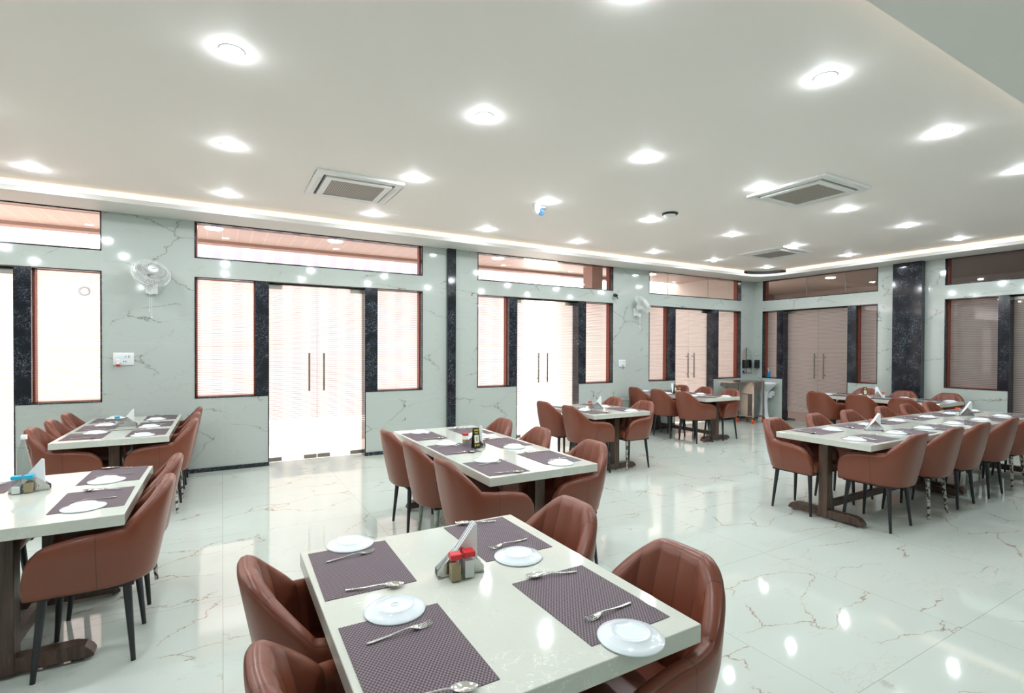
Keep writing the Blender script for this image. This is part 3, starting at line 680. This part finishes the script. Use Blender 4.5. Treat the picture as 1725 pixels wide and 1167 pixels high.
# napkin holder and what stands round it ------------------------------
def napkin_holder(x, y, rz, where, steel_first=True, napkins='napkin'):
    root = thing('napkin_holder', 'triangular slotted steel napkin holder '+where, 'napkin holder', (x, y, HT+.0021), rz, 'napkin holders')
    tri = [(-.085, .0), (.085, .0), (.085, .014), (.078, .02), (.010, .095), (0, .099), (-.010, .095), (-.078, .02), (-.085, .014)]
    for yy in (-.021, .019):
        b = MB(); b.prism([(-.085, .004), (.085, .004), (.085, .022), (-.085, .022)], yy, yy+.002, 'steel', 'y')
        edges = [-.0385+.011*i for i in range(8)]
        def top(q): return .022+(.085-abs(q))*.077/.085
        # upright strips between the slots
        xs = [-.085]+[v for e in edges for v in (e-.003, e+.003)]+[.085]
        for k in range(0, len(xs)-1, 2):
            p, q = xs[k], xs[k+1]; pts = [(p, .022), (q, .022), (q, top(q)), ]
            if p < 0 < q: pts.append((0, top(0)))
            pts.append((p, top(p))); b.prism(pts, yy, yy+.002, 'steel', 'y')
        for k in range(1, len(xs)-1, 2):
            p, q = xs[k], xs[k+1]; b.prism([(p, top(p)-.030), (q, top(q)-.030), (q, top(q)), (p, top(p))], yy, yy+.002, 'steel', 'y')
        b.obj('side_plate', root)
    b = MB(); b.box(-.085, .085, -.021, .021, .0, .004, 'steel')
    for sx_ in (-1, 1): b.box(sx_*.085-.012*(sx_ > 0), sx_*.085+.012*(sx_ < 0), -.028, .028, 0, .003, 'steel')
    b.obj('base_plate', root)
    nb = MB()
    for k in range(7):
        yy = -.0165+.005*k; dx = random.uniform(-.003, .003); dz = random.uniform(-.003, .004)
        nb.prism([(-.074+dx, .006), (.062+dx, .006), (.058+dx, .168+dz), (.050+dx, .172+dz)], yy, yy+.0042, 'paper_white', 'y')
    n = nb.obj('paper_napkins', loc=(x, y, HT)); n.rotation_euler = (0, 0, rz); n.location.z = HT+.0026
    tag(n, 'folded white paper napkins standing in the holder '+where, 'napkins', 'napkin wads'); return root
def jar(x, y, rz, cap, fill, level, label, h=.078):
    root = thing('shaker', label, 'shaker', (x, y, HT+.0021), rz, 'square salt and pepper shakers')
    b = MB(); w = .0185; b.box(-w, w, -w, w, .0, h, 'jar_plastic'); b.obj('jar', root, bevel=.003)
    b = MB(); b.box(-w+.002, w-.002, -w+.002, w-.002, .003, .003+level*(h-.01), fill); b.obj('contents', root)
    b = MB(); b.box(-w-.002, w+.002, -w-.002, w+.002, h, h+.020, cap); b.obj('cap', root, bevel=.004)
def card(x, y, rz, where):
    root = thing('table_card', 'black folded table card with yellow print '+where, 'table card', (x, y, HT+.0021), rz, 'table cards')
    b = MB()
    for sg in (-1, 1):
        b.add([(-.03, sg*.022, 0), (.03, sg*.022, 0), (.03, sg*.001, .165), (-.03, sg*.001, .165), (-.03, sg*.022-sg*.001, 0), (.03, sg*.022-sg*.001, 0), (.03, 0, .164), (-.03, 0, .164)], [(0, 1, 2, 3), (4, 7, 6, 5), (0, 4, 5, 1), (1, 5, 6, 2), (3, 2, 6, 7), (0, 3, 7, 4)], 'card_black')
    b.obj('folded_card', root)
    def q(z, e=.0006): return -(.022-.021*z/.165)-e
    def panel(x0, x1, z0, z1, mat, e, nm_):
        b = MB(); b.add([(x0, q(z0, e), z0), (x1, q(z0, e), z0), (x1, q(z1, e), z1), (x0, q(z1, e), z1)], [(0, 1, 2, 3)], mat); b.obj(nm_, root, fix=False)
    panel(-.022, .022, .045, .108, 'yellow_print', .0006, 'yellow_border'); panel(-.0195, .0195, .048, .105, 'paper_white', .0010, 'white_label'); panel(-.010, .010, .058, .095, 'grey_print', .0014, 'printed_panel')
    b = MB()
    for x0, x1, z0, z1 in ((-.020, -.004, .140, .152), (0, .020, .140, .152), (-.018, .018, .126, .131), (-.012, .012, .117, .121), (-.022, -.012, .020, .034), (-.005, .005, .020, .034), (.012, .022, .020, .034)):
        b.add([(x0, q(z0), z0), (x1, q(z0), z0), (x1, q(z1), z1), (x0, q(z1), z1)], [(0, 1, 2, 3)], 'yellow_print')
    b.obj('yellow_print', root, fix=False)

BR = 'brown leather tub chair'
BRS = 'brown tub chair'
def two_sided(tname, x0, x1, y0, y1, xl, xr, ysL, ysR, cL, cR, cyL, cyR, pos, po=(-.21, .03)):
    for i, y in enumerate(ysL): setting(xl, y, '+x', 'at the %s left seat of %s' % (pos[i], tname), po)
    for i, y in enumerate(ysR): setting(xr, y, '-x', 'at the %s right seat of %s' % (pos[i], tname), po)
    for i, y in enumerate(cyL): chair((tname, 'L', i), cL, y, '+x', '%s in the %s left seat of %s' % (BRS, pos[i], tname), 'brown leather tub chairs at the dining tables')
    for i, y in enumerate(cyR): chair((tname, 'R', i), cR, y, '-x', '%s in the %s right seat of %s' % (BRS, pos[i], tname), 'brown leather tub chairs at the dining tables')
P2 = ['near', 'far']; P3 = ['near', 'middle', 'far']
# T1 nearest
T1 = 'the nearest table'
table('stone-topped dining table nearest the camera, red-capped shakers on it', .264, 1.215, 1.005, 2.135, 'y', inset=.2)
two_sided(T1, 0, 0, 0, 0, .435, 1.01, [1.285, 1.885], [1.285, 1.905], .39, 1.10, [1.245, 1.83], [1.24, 1.88], P2, (-.225, .02))
napkin_holder(.737, 1.662, -.15, 'on the nearest table')
jar(.698, 1.612, -.12, 'red_plastic', 'pepper', .80, 'red-capped brown pepper shaker on the nearest table', .074); jar(.750, 1.616, -.12, 'red_plastic', 'salt', .92, 'red-capped white salt shaker on the nearest table', .074)
# T4 left edge
T4 = 'the table at the left edge'
table('stone-topped dining table cut by the left edge, blue-capped shakers on it', -1.36, -.41, 3.04, 4.20, 'y', inset=.2)
two_sided(T4, 0, 0, 0, 0, -1.19, -.585, [3.41, 4.0], [3.41, 4.0], -1.21, -.572, [3.30, 3.95], [3.30, 3.93], P2, (-.15, .02))
napkin_holder(-.93, 3.78, .05, 'on the left-edge table')
jar(-.975, 3.735, .03, 'blue_plastic', 'salt', .5, 'blue-capped salt shaker on the left-edge table'); jar(-.925, 3.737, .03, 'blue_plastic', 'pepper', .75, 'blue-capped pepper shaker on the left-edge table')
root = thing('water_bottle', 'clear plastic bottle behind the blue-capped shakers', 'bottle', (-1.0, 3.96, HT+.0021))
m = MB(); m.lathe([(0, .002), (.030, .0), (.033, .01), (.033, .17), (.030, .20), (.014, .245), (.0125, .27)], 'jar_plastic', 24); m.obj('bottle_body', root)
m = MB(); m.lathe([(0, .29), (.0145, .29), (.0145, .265)], 'white_plastic', 16); m.obj('bottle_cap', root)
# T3 far left by the wall
T3 = 'the table below the wall fan'
table('stone-topped dining table against the window wall below the fan', -1.26, -.42, 5.56, 7.29, 'y', inset=.18)
two_sided(T3, 0, 0, 0, 0, -1.07, -.605, [5.88, 6.45, 7.04], [5.86, 6.46, 7.05], -1.12, -.55, [5.86, 6.42, 7.0], [5.86, 6.42, 7.0], P3, (-.17, .03))
napkin_holder(-.845, 6.43, 0, 'on the table below the wall fan')
jar(-.93, 6.49, 0, 'blue_plastic', 'salt', .6, 'blue-capped shaker behind the holder below the wall fan')
m = MB(); m.box(-.13, .13, -.03, .03, 0, .006, 'grey_plastic'); o = m.obj('tray', bevel=.002, loc=(-.82, 6.17, HT+.0021)); tag(o, 'thin dark tray lying before the napkin holder below the wall fan', 'tray')
# T2 middle
T2 = 'the middle table'
table('stone-topped dining table in the middle of the room, card standing on it', 1.44, 2.29, 2.79, 4.84, 'y')
two_sided(T2, 0, 0, 0, 0, 1.61, 2.10, [3.04, 3.76, 4.44], [3.13, 3.80, 4.48], 1.53, 2.147, [3.00, 3.66, 4.30], [3.04, 3.78, 4.45], P3, (-.22, .03))
napkin_holder(1.80, 3.76, -.75, 'on the middle table')
card(1.775, 3.69, .15, 'on the middle table')
jar(1.76, 3.86, .3, 'red_plastic', 'pepper', .6, 'red-capped shaker behind the card on the middle table')
# T5
T5 = 'the four-seat table behind the middle one'
table('small stone-topped table right behind the middle one', 3.94, 4.86, 4.86, 6.0, 'y', inset=.16)
two_sided(T5, 0, 0, 0, 0, 4.13, 4.67, [5.16, 5.72], [5.16, 5.72], 4.06, 4.70, [5.12, 5.72], [5.10, 5.72], P2, (-.19, .03))
napkin_holder(4.38, 5.36, -.55, 'on the table behind the middle one')
jar(4.34, 5.45, .2, 'red_plastic', 'pepper', .7, 'red-capped shaker on the table behind the middle one')
# T6
T6 = 'the table before the washbasin'
table('stone-topped dining table before the washbasin corner', 6.90, 7.74, 5.63, 7.33, 'y', inset=.17)
two_sided(T6, 0, 0, 0, 0, 7.08, 7.56, [5.93, 6.5, 7.06], [5.90, 6.45, 7.02], 6.99, 7.62, [5.93, 6.52, 7.08], [5.93, 6.5, 7.06], P3, (-.16, .03))
napkin_holder(7.33, 6.76, .9, 'on the table before the washbasin')
card(7.22, 6.60, .0, 'on the table before the washbasin'); jar(7.36, 6.62, .2, 'orange_plastic', 'salt', .7, 'orange-capped shaker on the table before the washbasin')
# T7 two tables end to end
table('near half of the long joined table on the right', 4.75, 6.83, 2.205, 3.05, 'x', inset=.10); table('far half of the long joined table on the right', 6.84, 8.88, 2.205, 3.05, 'x', inset=.08)
o6 = ['first', 'second', 'third', 'fourth', 'fifth', 'sixth']
for i, x in enumerate([5.14, 5.88, 6.50, 7.20, 7.88, 8.55]): setting(x, 2.395, '+y', 'at the %s aisle-side seat of the long table' % o6[i], (-.20, .03))
for i, x in enumerate([5.13, 5.84, 6.48, 7.2, 7.85, 8.5]): setting(x, 2.865, '-y', 'at the %s window-side seat of the long table' % o6[i], (-.20, .03))
for i, x in enumerate([5.108, 5.825, 6.44, 7.185, 7.86, 8.54]): chair(('T7', 'N', i), x, 2.322, '+y', '%s in the %s aisle-side seat of the long table' % (BR, o6[i]), 'brown leather tub chairs at the dining tables')
for i, x in enumerate([4.955, 5.70, 6.38, 7.17, 7.79, 8.43]): chair(('T7', 'F', i), x, 2.903, '-y', '%s in the %s window-side seat of the long table' % (BR, o6[i]), 'brown leather tub chairs at the dining tables')
napkin_holder(5.67, 2.61, -.5, 'on the near half of the long table'); napkin_holder(8.0, 2.66, -.5, 'on the far half of the long table')
jar(5.78, 2.68, .2, 'orange_plastic', 'salt', .6, 'orange-capped shaker on the near half of the long table'); jar(7.90, 2.71, .2, 'orange_plastic', 'salt', .6, 'orange-capped shaker on the far half of the long table')
# T8 back wall
table('stone-topped dining table along the back wall', 9.35, 10.21, 3.42, 5.32, 'y')
for i, y in enumerate([3.72, 4.35, 4.98]):
    setting(9.53, y, '+x', 'at the %s room-side seat of the back table' % P3[i], (-.19, .03)); setting(10.03, y, '-x', 'at the %s wall-side seat of the back table' % P3[i], (-.19, .03))
for i, y in enumerate([3.67, 4.28, 4.92]): chair(('T8', 'L', i), 9.10, y, '+x', '%s in the %s room-side seat of the back table' % (BR, P3[i]), 'brown leather tub chairs at the dining tables')
for i, y in enumerate([3.67, 4.30, 4.92]): chair(('T8', 'R', i), 10.08, y, '-x', '%s in the %s wall-side seat of the back table' % (BR, P3[i]), 'brown leather tub chairs at the dining tables')
napkin_holder(9.86, 4.47, 1.1, 'on the back table'); card(9.72, 4.62, -.7, 'on the back table'); jar(9.79, 4.36, .3, 'orange_plastic', 'salt', .7, 'orange-capped shaker on the back table')
# worn legs (index order: rear-left, front-left, rear-right, front-right in the chair's own frame)
for k in (0, 2): set_leg(ALLCH[('T7', 'N', 1)], k, 'leg_peeled', 'leg with peeling silver wrapping')
for k in (0, 2): set_leg(ALLCH[('T7', 'N', 4)], k, 'leg_peeled', 'leg with peeling silver wrapping')
for k in (0, 2): set_leg(ALLCH[(T2, 'L', 1)], k, 'leg_taped', 'leg wrapped in greenish tape')
set_leg(ALLCH[(T5, 'R', 0)], 1, 'leg_peeled', 'leg with peeling pale wrapping'); set_leg(ALLCH[(T3, 'R', 0)], 0, 'leg_peeled', 'leg with peeling silver wrapping'); set_leg(ALLCH[(T3, 'R', 1)], 0, 'leg_peeled', 'leg with peeling silver wrapping')
set_leg(ALLCH[(T4, 'R', 1)], 2, 'leg_peeled', 'leg with peeling pale wrapping')

# ------------------------------------------------------------------ wash corner
root = thing('washbasin', 'white ceramic pedestal washbasin in the far corner', 'washbasin', (10.44, 7.0, 0))
m = MB()
def half_oval(r, z, yoff=0): return [(r*.50*math.cos(t), r*.62*math.sin(t)+yoff, z) for t in [2*PI*i/28 for i in range(28)]]
rings = [half_oval(.10, .60), half_oval(.20, .66), half_oval(.34, .74), half_oval(.43, .81), half_oval(.45, .84), half_oval(.42, .84), half_oval(.38, .80), half_oval(.20, .75), half_oval(.02, .745)]
vs = [p for r in rings for p in r]; m.add(vs, [(k*28+i, k*28+(i+1) % 28, (k+1)*28+(i+1) % 28, (k+1)*28+i) for k in range(len(rings)-1) for i in range(28)], 'ceramic', True); m.obj('basin', root)
m = MB(); m.lathe([(.125, 0), (.115, .03), (.085, .2), (.075, .45), (.085, .58), (.11, .66)], 'ceramic', 24); m.obj('pedestal', root)
m = MB(); m.cyl((.10, .13, .83), (.10, .13, .93), .013, None, 'chrome', 12); m.tube([(.10, .13, .92), (.04, .13, .94), (-.02, .13, .91)], .010, 'chrome', 8); m.obj('tap', root)
root = thing('sink_trolley', 'stainless steel sink trolley on orange castors before the washbasin', 'trolley', (9.75, 6.95, 0))
m = MB(); m.box(-.62, .36, -.20, .22, .875, .90, 'steel'); m.obj('trolley_top', root, bevel=.004)
m = MB(); m.add([(-.02, -.17, .875), (.32, -.17, .875), (.32, .19, .875), (-.02, .19, .875), (.03, -.13, .62), (.28, -.13, .62), (.28, .15, .62), (.03, .15, .62)], [(0, 1, 5, 4), (1, 2, 6, 5), (2, 3, 7, 6), (3, 0, 4, 7), (4, 5, 6, 7)], 'brushed_steel'); m.obj('sink_bowl', root)
for x in (-.0, .34):
    for y in (-.18, .20):
        m = MB(); m.box(x-.015, x+.015, y-.015, y+.015, .12, .875, 'steel'); l = m.obj('trolley_leg', root)
        m = MB(); m.cyl((x, y-.012, .05), (x, y+.012, .05), .05, None, 'orange_plastic', 20); m.obj('castor_wheel', l)
        m = MB(); m.box(x-.018, x+.018, y-.02, y+.02, .075, .12, 'black_plastic'); m.obj('castor_fork', l)
m = MB(); m.box(-.01, .35, -.19, .21, .13, .155, 'brushed_steel'); m.obj('lower_shelf', root)
m = MB(); m.box(.02, .19, -.03, .14, .155, .61, 'brushed_steel'); m.obj('waste_box', root)
m = MB(); m.add([(-.60, .17, .875), (-.05, .17, .875), (-.05, .17, .62), (-.30, .17, .66), (-.60, .185, .80), ], [(0, 1, 2, 3, 4)], 'steel'); m.obj('side_panel', root, fix=False)
m = MB(); pts = [(10.24, 1.045), (10.585, 1.045), (10.585, 1.42)]+[(10.4125+.1725*math.cos(t), 1.42+.19*math.sin(t)) for t in [PI*i/14 for i in range(1, 14)]]+[(10.24, 1.42)]
root = thing('mirror', 'frameless arched mirror above the washbasin', 'mirror', (10.4125, D, 1.3))
m.prism([(x-10.4125, z-1.3) for x, z in pts], -.008, -.001, 'mirror', 'y'); m.obj('mirror_glass', root)
m = MB(); m.box(-.17, .17, -.02, 0, -.268, -.258, 'steel'); m.obj('mirror_clip', root)
for (x, y, z, lab, ax) in ((10.30, D-.055, 1.24, 'black soap dispenser beside the arched mirror', 'x'), (E-.055, 7.29, 1.24, 'black soap dispenser on the back wall by the corner', 'y')):
    root = thing('soap_dispenser', lab, 'soap dispenser', (x, y, z))
    rbox('dispenser_body', -.045, .045, -.045, .045, -.095, .095, 'black_plastic', .015, 3, root)
    m = MB(); m.box(-.02, .02, -.02, .02, -.11, -.095, 'grey_plastic'); m.obj('nozzle', root)
root = thing('paper_roll_holder', 'steel wall bracket holding a white paper roll', 'roll holder', (E, 6.93, .60))
m = MB(); m.cyl((0, 0, .13), (-.03, 0, .13), .04, None, 'brushed_steel', 18); m.tube([(-.03, 0, .13), (-.07, -.09, .08), (-.07, -.10, .0), (-.07, .0, -.02), (-.07, .10, .0)], .007, 'steel', 8); m.obj('bracket', root)
m = MB(); m.cyl((-.075, -.055, 0), (-.075, .095, 0), .055, None, 'paper_white', 22); m.box(-.132, -.128, -.055, .095, -.10, .0, 'paper_white'); m.obj('paper_roll', root)
root = thing('hand_wash_bottle', 'blue hand wash bottle with pump on the window sill', 'bottle', (E+.055, 7.075, ZS+.014))
m = MB(); m.lathe([(0, 0), (.03, 0), (.032, .01), (.032, .10), (.024, .125), (.012, .135)], 'blue_liquid', 18); m.obj('bottle_body', root)
m = MB(); m.cyl((0, 0, .13), (0, 0, .19), .008, None, 'white_plastic', 10); m.box(-.035, .01, -.01, .01, .185, .205, 'white_plastic'); m.obj('pump', root)
root = thing('small_bottle', 'small dark green bottle beside the blue hand wash', 'bottle', (E+.055, 7.145, ZS+.014))
m = MB(); m.lathe([(0, 0), (.024, 0), (.024, .04), (.010, .055), (.010, .07), (0, .07)], 'green_glass', 16); m.obj('bottle_body', root)
root = thing('waste_bin', 'grey-green bin at the wall behind the chairs', 'bin', (6.52, 7.27, 0))
b = MB(); b.add([(-.07, -.10, 0), (.07, -.10, 0), (.07, .10, 0), (-.07, .10, 0), (-.09, -.12, .60), (.09, -.12, .60), (.09, .12, .60), (-.09, .12, .60)], [(0, 3, 2, 1), (0, 1, 5, 4), (1, 2, 6, 5), (2, 3, 7, 6), (3, 0, 4, 7)], 'bin_green'); b.obj('bin_body', root)
b = MB(); b.box(-.10, .10, -.13, .13, .60, .635, 'bin_green'); b.obj('lid', root, bevel=.008)

# maker mark on the one plate that shows it
o = bpy.data.objects['plate']
m = MB(); m.tube([(.011*math.cos(2*PI*i/18), .011*math.sin(2*PI*i/18), .0182) for i in range(18)], .0007, 'grey_print', 4, True); m.tube([(-.006, 0, .0182), (0, .005, .0182), (.006, 0, .0182)], .0007, 'grey_print', 4)
q_ = m.obj('maker_mark', o); q_['label'] = 'small grey maker mark under the plate'
